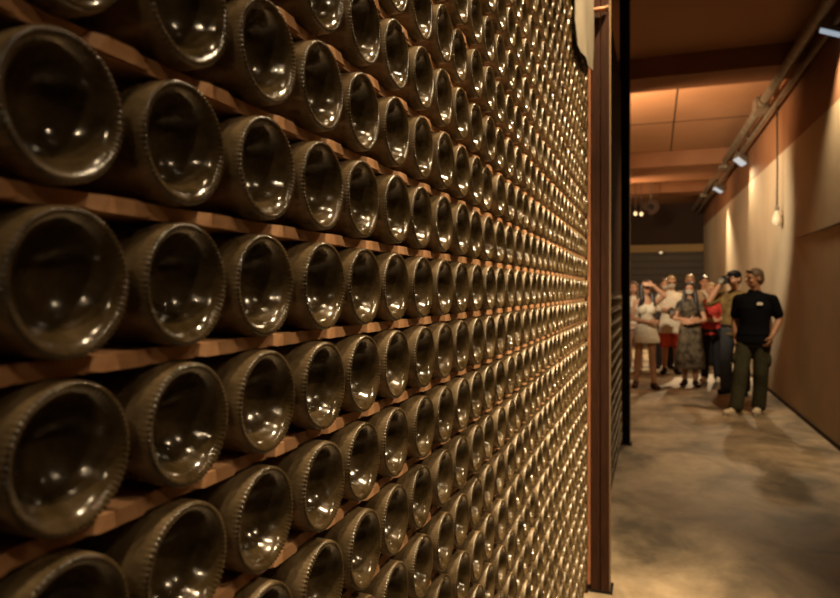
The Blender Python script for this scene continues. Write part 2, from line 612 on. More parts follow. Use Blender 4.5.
bv, bf, bms = bottle_arrays(280)
bottle_me = bpy.data.meshes.new('sparkling_wine_bottle')
bottle_me.from_pydata(bv, [], bf)
bottle_me.materials.append(M['glass'])
bottle_me.materials.append(M['dusty'])
bottle_me.polygons.foreach_set('material_index', bms)
bmx = bmesh.new()
bmx.from_mesh(bottle_me)
bmesh.ops.remove_doubles(bmx, verts=bmx.verts[:], dist=1e-6)
bmesh.ops.recalc_face_normals(bmx, faces=bmx.faces[:])
bmx.to_mesh(bottle_me)
bmx.free()
bottle_me.polygons.foreach_set('use_smooth', [True] * len(bottle_me.polygons))

spots = []
for k in ROWS:
    for c in COLS:
        y = YB + c * PITCH + row_off[k]
        zz = Zc0 + k * VP_
        dx = random.uniform(-.002, .002)
        if random.random() < .05:
            dx -= random.uniform(.001, .004)
        spots.append([k, c, XR + dx, y, zz, random.uniform(0, 2 * PI)])


def in_frame(s):
    x, y, zz = s[2:5]
    px, py, zc = project(x, y, zz)
    if zc < .15:
        return False
    rx, ry = FPX * .0443 / zc * .70, FPX * .0443 / zc
    return -rx * .8 < px < 840 and -ry * .85 < py < 598 + ry * .85


vis = sorted([s for s in spots if in_frame(s)], key=lambda s: project(*s[2:5])[2])
hero = vis[:300]
hero_ids = {(s[0], s[1]) for s in hero}
ONES = ['', 'first', 'second', 'third', 'fourth', 'fifth', 'sixth', 'seventh', 'eighth', 'ninth', 'tenth', 'eleventh', 'twelfth',
        'thirteenth', 'fourteenth', 'fifteenth', 'sixteenth', 'seventeenth', 'eighteenth', 'nineteenth', 'twentieth']


def ordw(n):
    return ONES[n] if n <= 20 else ('twenty-' if n < 30 else 'thirty-') + ONES[n % 10]


by_row = {}
for s in vis:
    by_row.setdefault(s[0], []).append(s)
for k in by_row:
    by_row[k].sort(key=lambda s: s[1])
proto = None
for s in hero:
    k, c, x, y, zz, rot = s
    if proto is None:
        o = proto = bpy.data.objects.new('wine_bottle', bottle_me)
    else:
        o = proto.copy()
    COL.objects.link(o)
    o.location = (x, y, zz)
    o.rotation_euler = (rot, 0, 0)
    n = by_row[k].index(s) + 1
    if k == 0:
        rowname = 'in the level row at eye height'
    elif k > 0:
        rowname = 'in the %s row above eye height' % ordw(k)
    else:
        rowname = 'in the %s row below eye height' % ordw(-k)
    tag(o, 'dusty olive bottle, %s from left %s' % (ordw(n), rowname), 'bottle', 'bottles lying in the near rack')

# the many small far bottles, and those of the second rack beyond the post
Y2S, Y2E = 3.46, 6.45
XR2 = -0.285
rest = [s for s in spots if (s[0], s[1]) not in hero_ids]
second = []
c2 = 0
y = Y2S + .06
while y < Y2E - .05:
    for k in range(-14, 0):
        second.append([k, c2, XR2 + random.uniform(-.003, .003), y, Zc0 + k * VP_, 0])
    y += PITCH
lv, lf, lms = bottle_arrays(28, True)
lv = np.array(lv)
lf = np.array(lf)
allp = rest + second
NV = np.concatenate([lv + np.array(s[2:5]) for s in allp])
NF = np.concatenate([lf + i * len(lv) for i in range(len(allp))])
me = bpy.data.meshes.new('distant_bottles')
me.vertices.add(len(NV))
me.vertices.foreach_set('co', NV.ravel())
me.loops.add(NF.size)
me.loops.foreach_set('vertex_index', NF.ravel().astype(np.int32))
me.polygons.add(len(NF))
me.polygons.foreach_set('loop_start', (np.arange(len(NF)) * 4).astype(np.int32))
me.polygons.foreach_set('loop_total', np.full(len(NF), 4, np.int32))
me.update(calc_edges=True)
me.polygons.foreach_set('use_smooth', np.ones(len(NF), bool))
me.materials.append(M['glass'])
me.materials.append(M['dusty'])
me.polygons.foreach_set('material_index', np.tile(np.array(lms, np.int32), len(allp)))
db = bpy.data.objects.new('distant_bottles', me)
COL.objects.link(db)
tag(db, 'mass of small far bottle ends filling the racks up to and beyond the dark posts', 'bottles', 'bottles lying in the near rack', 'stuff')

# rack body
rack = empty('bottle_rack', (XR, YE, 0), 'tall wooden bottle rack with notched orange rails filling the left of the hall', 'rack')
RO = Vector((XR, YE, 0))


def rackbox(a, b, name, mm, bev=0.0, parent=rack, off=RO):
    a = tuple(Vector(a) - off)
    b = tuple(Vector(b) - off)
    return MB().box(a, b, 0, bev).build(name, mm, parent)


def rail(kb):
    """rail lying between row kb (below) and row kb+1 (above)"""
    zmid = Zc0 + (kb + .5) * VP_
    H2 = .0053
    lo, hi = row_off.get(kb), row_off.get(kb + 1)
    ys = np.arange(YS, YE - .004, PITCH / 20)
    x0, x1 = XR - .0165, XR - .060           # front, back
    m = MB()
    top, bot = [], []
    for yy in ys:
        t, b = zmid + H2, zmid - H2
        if hi is not None:
            d = abs((yy - YB - hi + PITCH / 2) % PITCH - PITCH / 2)
            if d < BR:
                t = min(t, zmid + VP_ / 2 - math.sqrt((BR + .0006) ** 2 - d * d))
        if lo is not None:
            d = abs((yy - YB - lo + PITCH / 2) % PITCH - PITCH / 2)
            if d < BR:
                b = max(b, zmid - VP_ / 2 + math.sqrt((BR + .0006) ** 2 - d * d))
        top.append(t)
        bot.append(b)
    vs, fs = [], []
    for i, yy in enumerate(ys):
        vs += [(x0, yy, bot[i]), (x0, yy, top[i]), (x1, yy, top[i]), (x1, yy, bot[i])]
    for i in range(len(ys) - 1):
        a = i * 4
        for q in range(4):
            fs.append((a + q, a + (q + 1) % 4, a + 4 + (q + 1) % 4, a + 4 + q))
    fs.append((0, 1, 2, 3))
    fs.append(tuple(len(vs) - 4 + q for q in (3, 2, 1, 0)))
    m.add([tuple(Vector(v) - RO) for v in vs], fs)
    # bevelled wedge blocks between the bottles
    h = (lo if lo is not None else hi)
    for c in range(-4, 30):
        yc = YB + (c + .5) * PITCH + h
        if yc < YS + .03:
            continue
        bt, tp, pr_ = .0180, .0115, .0045
        zt, zl = zmid + H2 - .0002, zmid - H2 + .0002
        q = [(x0 + .0002, yc - bt - .011, zl + .002), (x0 + .0002, yc + bt + .011, zl + .002), (x0 + .0002, yc + tp + .011, zt), (x0 + .0002, yc - tp - .011, zt),
             (x0 + pr_, yc - bt, zl), (x0 + pr_, yc + bt, zl), (x0 + pr_, yc + tp, zt), (x0 + pr_, yc - tp, zt)]
        # keep clear of the bottles above and below
        m.add([tuple(Vector(v) - RO) for v in q], [(4, 5, 6, 7), (0, 1, 5, 4), (1, 2, 6, 5), (2, 3, 7, 6), (3, 0, 4, 7), (0, 3, 2, 1)])
    m.build('rail', M['rail'], rack)
    # rear comb with a tooth between each two bottles
    if kb + 1 in ROWS:
        m2 = MB()
        xa, xb = XR - .120, XR - .150
        m2.box(tuple(Vector((xb, YS, zmid - .0028)) - RO), tuple(Vector((xa, YE - .004, zmid + .0028)) - RO))
        for c in range(-4, 30):
            yc = YB + (c + .5) * PITCH + row_off[kb + 1]
            if yc < YS + .03:
                continue
            prof = [(-.020, .0026), (.020, .0026), (.0085, .018), (.0045, .030), (-.0045, .030), (-.0085, .018)]
            vs = [tuple(Vector((xx, yc + py_, zmid + pz)) - RO) for xx in (xa, xb) for py_, pz in prof]
            n_ = len(prof)
            fs = [tuple(range(n_)), tuple(range(n_, 2 * n_))[::-1]] + [(i, (i + 1) % n_, n_ + (i + 1) % n_, n_ + i) for i in range(n_)]
            m2.add(vs, fs)
        m2.build('rear_rail', M['rail'], rack)


for kb in range(-15, 18):
    rail(kb)
ZTOP = Zc0 + 17.5 * VP_ + .02
rackbox((XR - .42, YS, .05), (XR - .40, YE, ZTOP), 'light_block_board', M['darkboard'])  # dark board added behind the bottles to block light
rackbox((XR - .42, YS, 0), (XR - .03, YE, .055), 'plinth', M['darkboard'])
rackbox((XR - .42, YS, ZTOP), (XR - .02, YE, ZTOP + .03), 'top_board', M['post'])
# end upright, its light edge towards the aisle
rackbox((XR - .42, YE, 0), (XR - .006, YE + .024, ZTOP + .03), 'end_panel', M['post'])
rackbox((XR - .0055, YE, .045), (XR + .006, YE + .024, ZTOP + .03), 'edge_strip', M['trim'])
rackbox((XR - .42, YS - .03, 0), (XR - .006, YS, ZTOP + .03), 'end_panel', M['post'])

# the double post at the end of the rack
PX0, PX1 = XR + .0065, -0.2045
ty = YE + .025
dp = empty('double_post', ((PX0 + PX1) / 2, ty, 0), 'dark red double wooden post standing at the end of the bottle rack', 'post')
DO = Vector(((PX0 + PX1) / 2, ty, 0))
mid = (PX0 + PX1) / 2
rackbox((PX0, ty, 0), (mid - .002, ty + .09, 3.9), 'upright', M['post'], .003, dp, DO)
rackbox((mid + .002, ty, 0), (PX1 - .002, ty + .09, 3.9), 'upright', M['post'], .003, dp, DO)
rackbox((PX1 - .002, ty + .004, 0.0), (PX1, ty + .09, 3.9), 'edge_strip', M['pale'], 0, dp, DO)  # lit edge of the post, put into a pale strip
rackbox((mid - .002, ty + .006, 2.30), (mid + .002, ty + .08, 2.80), 'slit_light_strip', M['pale'], 0, dp, DO)  # light through the slit between the uprights, drawn as a pale strip
rackbox((PX0 - .004, ty - .004, 0), (PX1 + .012, ty + .11, .012), 'foot_plate', M['black'], 0, dp, DO)
bz = EYE + (290 - 10) * 3.2 / FPX
bo = empty('wooden_peg', (mid, ty - .02, bz), 'short orange peg lying across the top of the dark double post', 'peg')
MB().tube([(-.058, 0, 0), (-.055, 0, 0), (.032, 0, 0), (.036, 0, 0)], [.009, .012, .012, .009], 14).build('shaft', M['trim'], bo, True)
MB().tube([(.028, 0, 0), (.042, 0, 0)], .0145, 14).build('cap', M['pale'], bo, True)

# cloudy sheet hanging over the upper end of the rack
shm = MB()
ya, yb = 2.60, YE - .01
nx_, nz_ = 10, 10
vs, fs = [], []
for layer in (0, .004):
    for i in range(nx_ + 1):
        for j in range(nz_ + 1):
            u, v_ = i / nx_, j / nz_
            yy = ya + (yb - ya) * u
            zbot = EYE + .93 + .12 * u
            if u < .12:
                zbot += (.12 - u) * .8
            zz = zbot + (3.14 - zbot) * v_
            xx = XR + .010 + .012 * math.sin(u * 4 + v_ * 2) ** 2 + layer
            vs.append((xx, yy, zz))
L = (nx_ + 1) * (nz_ + 1)


def gi(l, i, j):
    return l * L + i * (nz_ + 1) + j


for i in range(nx_):
    for j in range(nz_):
        fs.append((gi(0, i, j), gi(0, i + 1, j), gi(0, i + 1, j + 1), gi(0, i, j + 1)))
        fs.append((gi(1, i, j), gi(1, i, j + 1), gi(1, i + 1, j + 1), gi(1, i + 1, j)))
for i in range(nx_):
    fs.append((gi(0, i, 0), gi(1, i, 0), gi(1, i + 1, 0), gi(0, i + 1, 0)))
    fs.append((gi(0, i, nz_), gi(0, i + 1, nz_), gi(1, i + 1, nz_), gi(1, i, nz_)))
for j in range(nz_):
    fs.append((gi(0, 0, j), gi(0, 0, j + 1), gi(1, 0, j + 1), gi(1, 0, j)))
    fs.append((gi(0, nx_, j), gi(1, nx_, j), gi(1, nx_, j + 1), gi(0, nx_, j + 1)))
tag(shm.add(vs, fs).build('hanging_sheet', M['sheet'], None, True), 'cloudy beige sheet hanging over the top bottles beside the dark post', 'sheet')

# second rack beyond the post, boarded above its bottles
R2 = Vector((XR2, Y2E, 0))
rk2 = empty('bottle_rack', R2, 'lower bottle rack beyond the double post, boarded over above its bottles', 'rack')
for kb in range(-15, 0):
    zmid = Zc0 + (kb + .5) * VP_
    rackbox((XR2 - .06, Y2S, zmid - .003), (XR2 - .018, Y2E, zmid + .003), 'rail', M['rail'], 0, rk2, R2)
rackbox((XR2 - .42, Y2S, 0), (XR2 - .40, Y2E, 3.38), 'light_block_board', M['darkboard'], 0, rk2, R2)  # added here too, stops light from behind
rackbox((XR2 - .42, Y2S, 0), (XR2 - .03, Y2E, .05), 'plinth', M['darkboard'], 0, rk2, R2)
rackbox((XR2 - .40, Y2S, Zc0 - VP_ * .44), (XR2 - .01, Y2E, Zc0 - VP_ * .2), 'shelf_board', M['post'], 0, rk2, R2)
rackbox((XR2 - .40, Y2S, Zc0 - VP_ * .2), (XR2 - .012, Y2E, 3.38), 'cover_board', M['cover'], 0, rk2, R2)
rackbox((XR2 - .42, Y2E, 0), (XR2 - .01, Y2E + .02, 3.38), 'end_panel', M['post'], 0, rk2, R2)
# black steel post at its end
bx0, bx1 = -.315, -.226
by = Yof(6.28, -.25)
b2 = empty('steel_post', ((bx0 + bx1) / 2, by, 0), 'black steel post standing at the far end of the lower bottle rack', 'post')
B2 = Vector(((bx0 + bx1) / 2, by, 0))
rackbox((bx0, by, 0), (bx1, by + .09, CEIL), 'column', M['black'], .004, b2, B2)
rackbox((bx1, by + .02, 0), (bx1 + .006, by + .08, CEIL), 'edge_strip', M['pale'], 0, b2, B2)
rackbox((bx0 - .02, by - .02, 0), (bx1 + .02, by + .11, .012), 'base_plate', M['black'], 0, b2, B2)


# ------------------------------------------------------------------ the visitors
def cloth(name, c, c2=None, scale=25):
    return mat(name, c, 0.9, noise=(scale, c2 or tuple(q * .75 for q in c), .35, .65), spec=.08)


SKIN = mat('skin', (0.46, 0.24, 0.135), 0.5, noise=(6, (0.41, 0.205, 0.11), .3, .7))
EYE_M = mat('eye_dark', (0.02, 0.013, 0.01), 0.3)
LIP_M = mat('lips', (0.32, 0.10, 0.075), 0.5)


class Fig:
    """collects rounded shapes, fused later into one continuous surface"""

    def __init__(self):
        self.m = MB()

    def cap(self, a, b, ra, rb=None, seg=16, flat=1.0, flat_axis=None):
        rb = ra if rb is None else rb
        a, b = Vector(a), Vector(b)
        d = (b - a)
        L = d.length
        d = d / L if L > 1e-6 else Vector((0, 0, 1))
        prof = []
        for i in range(6):
            t = PI / 2 * i / 5
            prof.append((max(ra * math.sin(t), 1e-4), -ra * math.cos(t)))
        for i in range(6):
            t = PI / 2 * i / 5
            prof.append((max(rb * math.cos(t), 1e-4), L + rb * math.sin(t)))
        T = Matrix.Translation(a) @ d.to_track_quat('Z', 'Y').to_matrix().to_4x4()
        self.m.lathe(prof, seg, 0, T)
        return self

    def chain(self, pts, rs):
        for i in range(len(pts) - 1):
            self.cap(pts[i], pts[i + 1], rs[i], rs[i + 1])
        return self

    def ell(self, c, r, R=None):
        prof = [(max(math.sin(PI * i / 12), 1e-4), -math.cos(PI * i / 12)) for i in range(13)]
        T = Matrix.Translation(Vector(c)) @ ((R or Matrix.Identity(3)).to_4x4()) @ Matrix.Diagonal((*r, 1))
        self.m.lathe(prof, 20, 0, T)
        return self

    def loft(self, secs, seg=28, wave=0.0):
        """secs = [(center, rx, ry)] from bottom to top; closed"""
        vs, fs = [], []
        for c, rx, ry in secs:
            for k in range(seg):
                a = 2 * PI * k / seg
                w_ = 1 + wave * math.sin(a * 7) * (1 if c[2] < .8 else .3)
                vs.append((c[0] + rx * w_ * math.cos(a), c[1] + ry * w_ * math.sin(a), c[2]))
        for i in range(len(secs) - 1):
            for k in range(seg):
                a, b = i * seg + k, i * seg + (k + 1) % seg
                fs.append((a, b, b + seg, a + seg))
        fs.append(tuple(range(seg))[::-1])
        fs.append(tuple((len(secs) - 1) * seg + k for k in range(seg)))
        self.m.add(vs, fs)
        return self

    def fuse(self, name, mats, parent, voxel=.008, smooth=3, scale=1.0, extra=None):
        me = bpy.data.meshes.new(name + '_raw')
        me.from_pydata(self.m.v, [], self.m.f)
        bm = bmesh.new()
        bm.from_mesh(me)
        bmesh.ops.recalc_face_normals(bm, faces=bm.faces[:])
        bm.to_mesh(me)
        bm.free()
        t = bpy.data.objects.new('raw', me)
        COL.objects.link(t)
        md = t.modifiers.new('r', 'REMESH')
        md.mode = 'VOXEL'
        md.voxel_size = voxel
        sm = t.modifiers.new('s', 'SMOOTH')
        sm.iterations = smooth
        sm.factor = .5
        dg = bpy.context.evaluated_depsgraph_get()
        dg.update()
        me2 = bpy.data.meshes.new_from_object(t.evaluated_get(dg))
        bpy.data.objects.remove(t)
        bpy.data.meshes.remove(me)
        me2.name = name
        me2.materials.clear()
        for q in (mats if isinstance(mats, (list, tuple)) else [mats]):
            me2.materials.append(q)
        if extra:
            extra(me2)
        me2.transform(Matrix.Scale(scale, 4))
        me2.polygons.foreach_set('use_smooth', [True] * len(me2.polygons))
        o = bpy.data.objects.new(name, me2)
        COL.objects.link(o)
        if parent:
            o.parent = parent
        return o


def V(*a):
    return Vector(a)


def hand(F, wrist, d, palm_n, side, curl=.5):
    """palm, four unequal bent fingers, a thumb leaving the side of the palm"""
    wrist = Vector(wrist)
    d = Vector(d).normalized()
    n = Vector(palm_n)
    n = (n - d * n.dot(d)).normalized()
    l = d.cross(n) * side
    F.cap(wrist - d * .02, wrist + d * .03, .026, .026)
    for q in (-.026, -.009, .009, .026):
        F.cap(wrist + d * .02 + l * q * .7, wrist + d * .088 + l * q, .0155, .0135)
    for q, ln in ((-.029, .060), (-.010, .073), (.010, .079), (.029, .070)):
        a = wrist + d * .088 + l * q
        b = a + (d * math.cos(curl * .6) + n * math.sin(curl * .6)) * ln * .55
        c = b + (d * math.cos(curl * 1.6) + n * math.sin(curl * 1.6)) * ln * .5
        F.cap(a, b, .0105, .0095).cap(b, c, .0095, .008)
    a = wrist + d * .022 + l * .026
    b = a + (d * .55 + l * .75 + n * .25).normalized() * .042
    c = b + (d * .85 + l * .2 + n * .4).normalized() * .034
    F.cap(a, b, .0135, .0115).cap(b, c, .0115, .0095)


def person(pos, height, yaw, P, label, group='visitors in the aisle'):
    """P: pose and outfit in a 1.75 m standing frame, facing -Y, the person's left is +X"""
    s = height / 1.75
    root = empty('person', pos, label, 'person', group, math.radians(yaw))
    fem = P.get('female', False)
    st = P.get('stout', 1.0)
    sh = (.165 if fem else .195) * (1 + (st - 1) * .5)
    hipw = .088
    arm_r = (.043, .036, .025) if fem else (.052, .043, .029)
    leg_r = (.082, .055, .058, .038) if fem else (.085, .058, .056, .040)
    lean = P.get('lean', 0)
    hy_ = P.get('head_yaw', 0)
    hp = P.get('head_pitch', 0)
    nk = V(lean * .3, .01, 1.47)
    HR = (Euler((math.radians(hp), math.radians(P.get('head_roll', 0)), math.radians(hy_)))).to_matrix()
    hc = V(lean * .4, -.012, 1.555) + HR @ V(0, -.012, .088)

    def H(x, y, z):
        return hc + HR @ V(x, y, z)
    # arms
    arms = {}
    for sd, key in ((-1, 'right'), (1, 'left')):
        S0 = V(sd * sh * .96 + lean * .25, .005, 1.385)
        e, w_ = P.get(key, ((sd * (sh + .055), .03, 1.14), (sd * (sh + .06), -.05, .90)))
        arms[sd] = (S0, V(*e), V(*w_))
    hips = {sd: V(sd * hipw, 0, .92) for sd in (-1, 1)}
    legs = {}
    for sd, key in ((-1, 'right_leg'), (1, 'left_leg')):
        k_, a_ = P.get(key, ((sd * .10, -.015, .50), (sd * .105, .02, .085)))
        legs[sd] = (hips[sd], V(*k_), V(*a_))

    def torso(F, inf, z_lo=.84, z_hi=1.5):
        secs = [((0, 0, .84), .15, .105), ((0, 0, .90), .168, .115), ((0, 0, .98), .160 * st, .108 * st), ((0, 0, 1.08), (.125 if fem else .148) * st, (.088 if fem else .104) * st),
                ((0, 0, 1.18), (.132 if fem else .158) * st, (.100 if fem else .110) * st), ((0, -.004, 1.28), .158 if fem else .176 * st, .112), ((0, .0, 1.36), .142 if fem else .164, .094),
                ((0, .004, 1.415), .105 if fem else .122, .074), ((0, .008, 1.455), .075, .060), ((0, .008, 1.48), .058, .054)]
        secs = [((c[0] + lean * max(0, (c[2] - .9)) * .5, c[1], c[2]), rx + inf, ry + inf) for c, rx, ry in secs if z_lo <= c[2] <= z_hi]
        F.loft(secs)
        if z_hi > 1.4:
            for sd in (-1, 1):
                F.cap((lean * .2 + sd * .05, .006, 1.415), arms[sd][0], .050 + inf, .046 + inf * .8)
        if fem and z_hi > 1.3:
            for sd in (-1, 1):
                F.ell((sd * .065 + lean * .2, -.085, 1.27), (.062 + inf, .055 + inf, .06 + inf))
    F = Fig()
    torso(F, 0)
    F.cap(nk, hc + HR @ V(0, .01, -.07), .056 if not fem else .046, .052 if not fem else .044)
    F.ell(H(0, .008, .018), (.074, .094, .098), HR)
    F.ell(H(0, -.022, -.055), (.058, .066, .064), HR)
    F.ell(H(0, -.050, -.088), (.028, .030, .022), HR)
    F.cap(H(0, -.088, .012), H(0, -.112, -.028), .010, .014)
    F.cap(H(-.04, -.078, .026), H(.04, -.078, .026), .013)
    F.cap(H(-.018, -.082, -.062), H(.018, -.082, -.062), .010)
    for sd in (-1, 1):
        F.ell(H(sd * .076, .012, -.008), (.010, .020, .033), HR)
        F.ell(H(sd * .04, -.062, -.03), (.024, .024, .022), HR)
        S0, e, w_ = arms[sd]
        F.cap(S0, e, arm_r[0], arm_r[1])
        F.chain([e, e.lerp(w_, .35), w_], [arm_r[1], arm_r[1] * 1.02, arm_r[2]])
        d = P.get('hand_dir_r' if sd < 0 else 'hand_dir_l', tuple((w_ - e)))
        hand(F, w_, d, P.get('palm_r' if sd < 0 else 'palm_l', (-sd, -.3, 0)), 1 if sd < 0 else -1, P.get('curl', .6))
        h_, k_, a_ = legs[sd]
        F.cap(h_, k_, leg_r[0], leg_r[1])
        F.chain([k_, k_.lerp(a_, .3) + V(0, .018, 0), a_], [leg_r[1], leg_r[2], leg_r[3]])
        t = P.get('toe_r' if sd < 0 else 'toe_l', (sd * .25, -1))
        td = V(t[0], t[1], 0).normalized()
        F.cap(a_ + V(0, 0, -.03) - td * .035, V(a_.x, a_.y, .032) + td * .14, .038, .026)
        F.cap(V(a_.x, a_.y, .030) - td * .05, V(a_.x, a_.y, .028) + td * .13, .028, .026)
    eyes = [H(-.031, -.080, .002), H(.031, -.080, .002)]
    mouth = H(0, -.092, -.062)
    HRi = HR.transposed()

    def paint(me):
        n = len(me.polygons)
        cs = np.empty(n * 3)
        me.polygons.foreach_get('center', cs)
        cs = cs.reshape(-1, 3)
        mi = np.zeros(n, int)
        for e in eyes:
            q = (cs - np.array(e)) @ np.array(HRi).T
            mi[(q[:, 0] / .014) ** 2 + (q[:, 2] / .008) ** 2 + (q[:, 1] / .03) ** 2 < 1] = 1
        q = (cs - np.array(mouth)) @ np.array(HRi).T
        mi[(q[:, 0] / .026) ** 2 + (q[:, 2] / .009) ** 2 + (q[:, 1] / .03) ** 2 < 1] = 2
        me.polygons.foreach_set('material_index', mi.astype(np.int32))
    F.fuse('body', [P.get('skin', SKIN), EYE_M, LIP_M], root, .0065, 3, s, paint)

    # hair
    if P.get('hair'):
        F = Fig()
        F.ell(H(0, .020, .036), (.083, .097, .092), HR)
        F.ell(H(0, .050, -.01), (.076, .070, .085), HR)
        F.cap(H(-.042, -.056, .088), H(.042, -.056, .088), .020)
        if P.get('long'):
            L = P['long']
            for q in (-1, 1):
                F.chain([H(q * .070, .02, .03), H(q * .085, .01, -.09), H(q * .095, -.02, -.2) + V(0, 0, 0), V(q * .10, -.06, 1.46 - L * .5), V(q * .105, -.085, 1.46 - L)], [.03, .036, .040, .042, .02])
            F.chain([H(0, .07, 0), H(0, .09, -.12), V(0, .11, 1.42), V(0, .12, 1.45 - L)], [.07, .075, .085, .05])
        F.fuse('hair', P['hair'], root, .009, 2, s)
    if P.get('cap'):
        F = Fig()
        F.ell(H(0, .012, .052), (.090, .104, .075), HR)
        F.cap(H(-.045, -.09, .055), H(.045, -.09, .055), .016)
        F.cap(H(-.035, -.14, .048), H(.035, -.14, .048), .010)
        F.cap(H(0, -.09, .055), H(0, -.14, .048), .014)
        F.fuse('cap', P['cap'], root, .008, 2, s)
    if P.get('mask'):
        F = Fig()
        F.ell(H(0, -.048, -.052), (.062, .066, .052), HR)
        F.ell(H(0, -.075, -.035), (.040, .050, .038), HR)
        F.fuse('face_mask', P['mask'], root, .007, 2, s)
    if P.get('glasses'):
        F = Fig()
        for q in (-1, 1):
            F.ell(H(q * .034, -.098, .004), (.028, .010, .019), HR)
            F.cap(H(q * .062, -.09, .008), H(q * .080, .01, .008), .005)
        F.cap(H(-.02, -.102, .008), H(.02, -.102, .008), .005)
        F.fuse('sunglasses', P['glasses'], root, .005, 1, s)

    # upper garment
    if P.get('top'):
        F = Fig()
        inf = .016
        torso(F, inf, P.get('top_lo', .84), 1.48 if not P.get('strappy') else 1.40)
        if P.get('hem'):
            F.loft([((0, 0, P['hem']), .205, .152), ((0, 0, .90), .203, .148), ((0, 0, 1.0), .184 * st, .132 * st), ((0, 0, 1.06), .165 * st, .118 * st)])
        if P.get('collar'):
            F.cap((-.045, -.035, 1.485), (.045, -.035, 1.485), .022).cap((-.05, .04, 1.49), (.05, .04, 1.49), .024)
        sl = P.get('sleeve', .55)
        for sd in (-1, 1):
            S0, e, w_ = arms[sd]
            if P.get('strappy'):
                F.cap((sd * .085, -.085, 1.36), (sd * .10, 0, 1.455), .016).cap((sd * .10, 0, 1.455), (sd * .085, .08, 1.36), .016)
                continue
            r0, r1 = arm_r[0] + .012, arm_r[1] + .014
            if sl <= 1:
                F.cap(S0, S0.lerp(e, sl), r0, r1 + .008)
            else:
                F.cap(S0, e, r0, r1)
                F.cap(e, e.lerp(w_, sl - 1), r1, arm_r[2] + .016)
        F.fuse(P.get('top_name', 'shirt'), P['top'], root, .010, 3, s)
    if P.get('badge'):
        b_ = MB().box((-.03, -.005, -.014), (.03, .004, .014), 0, .002)
        o = b_.build('name_badge', mat('white_badge', (.8, .74, .6), .4), root)
        o.location = Vector((.085, -.1395, 1.335)) * s
        o.rotation_euler = (math.radians(-8), 0, math.radians(14))
    # lower garment
    if P.get('trousers'):
        F = Fig()
        to = P.get('trouser_to', .96)
        F.loft([((0, 0, .83), .17, .115), ((0, 0, .90), .187, .132), ((0, 0, .985), .176 * st, .122 * st)])
        for sd in (-1, 1):
            h_, k_, a_ = legs[sd]
            w2 = P.get('wide', .022)
            if to > .5:
                F.cap(h_, k_, leg_r[0] + .018, leg_r[1] + w2)
                F.chain([k_, k_.lerp(a_, .35) + V(0, .014, 0), k_.lerp(a_, to)], [leg_r[1] + w2, leg_r[2] + w2, leg_r[3] + w2 + .014])
                if P.get('pockets'):
                    F.ell(h_.lerp(k_, .62) + V(sd * .085, 0, 0), (.028, .06, .085))
            else:
                F.cap(h_, h_.lerp(k_, to * 2), leg_r[0] + .022, leg_r[1] + .040)
        F.fuse('shorts' if to <= .5 else 'trousers', P['trousers'], root, .010, 3, s)
    if P.get('belt'):
        F = Fig()
        F.loft([((0, 0, .955), .196 * st, .142 * st), ((0, 0, .99), .194 * st, .140 * st)])
        F.fuse('belt', P['belt'], root, .008, 1, s)
    if P.get('skirt'):
        z0 = P['skirt_to']
        F = Fig()
        fl = P.get('flare', .02)
        zz = [z0, z0 + (.93 - z0) * .35, z0 + (.93 - z0) * .7, .93, 1.06]
        F.loft([((0, 0, zz[0]), .19 + fl, .15 + fl), ((0, 0, zz[1]), .19 + fl * .7, .148 + fl * .7), ((0, 0, zz[2]), .192, .14), ((0, 0, zz[3]), .186, .134), ((0, 0, zz[4]), .145, .108)], 56, P.get('wave', .03))
        F.fuse('skirt', P['skirt'], root, .010, 2, s)
    # shoes
    if P.get('shoes'):
        for sd in (-1, 1):
            a_ = legs[sd][2]
            t = P.get('toe_r' if sd < 0 else 'toe_l', (sd * .25, -1))
            td = V(t[0], t[1], 0).normalized()
            tn = V(-td.y, td.x, 0)
            g = V(a_.x, a_.y, 0)
            F = Fig()
            F.cap(g - td * .055 + V(0, 0, .045), g + td * .15 + V(0, 0, .040), .042, .038)
            F.cap(g - td * .02 + V(0, 0, .085), g + td * .05 + V(0, 0, .06), .048, .042)
            F.cap(g + td * .14 + tn * .015 + V(0, 0, .035), g + td * .14 - tn * .015 + V(0, 0, .035), .034)
            for q in F.m.v:
                pass
            F.m.v = [(x, y, max(z, .012)) for x, y, z in F.m.v]
            sh_ = F.fuse('shoe', P['shoes'], root, .008, 2, s)
            if P.get('sole'):
                G = MB()
                ring = []
                for k in range(20):
                    a = 2 * PI * k / 20
                    ring.append(g + td * (.045 + .145 * math.cos(a)) + tn * (.046 + .006 * math.cos(a)) * math.sin(a))
                vs = [tuple((q + V(0, 0, zz_)) * s) for zz_ in (.002, .024) for q in ring]
                G.add(vs, [tuple(range(20))[::-1], tuple(range(20, 40))] + [(i, (i + 1) % 20, 20 + (i + 1) % 20, 20 + i) for i in range(20)])
                G.build('sole', P['sole'], sh_)
    return root, s


def at(px, py):
    zc = FPX * EYE / (py - 290)
    X, Y = place(px, zc)
    return (X, Y, 0), zc


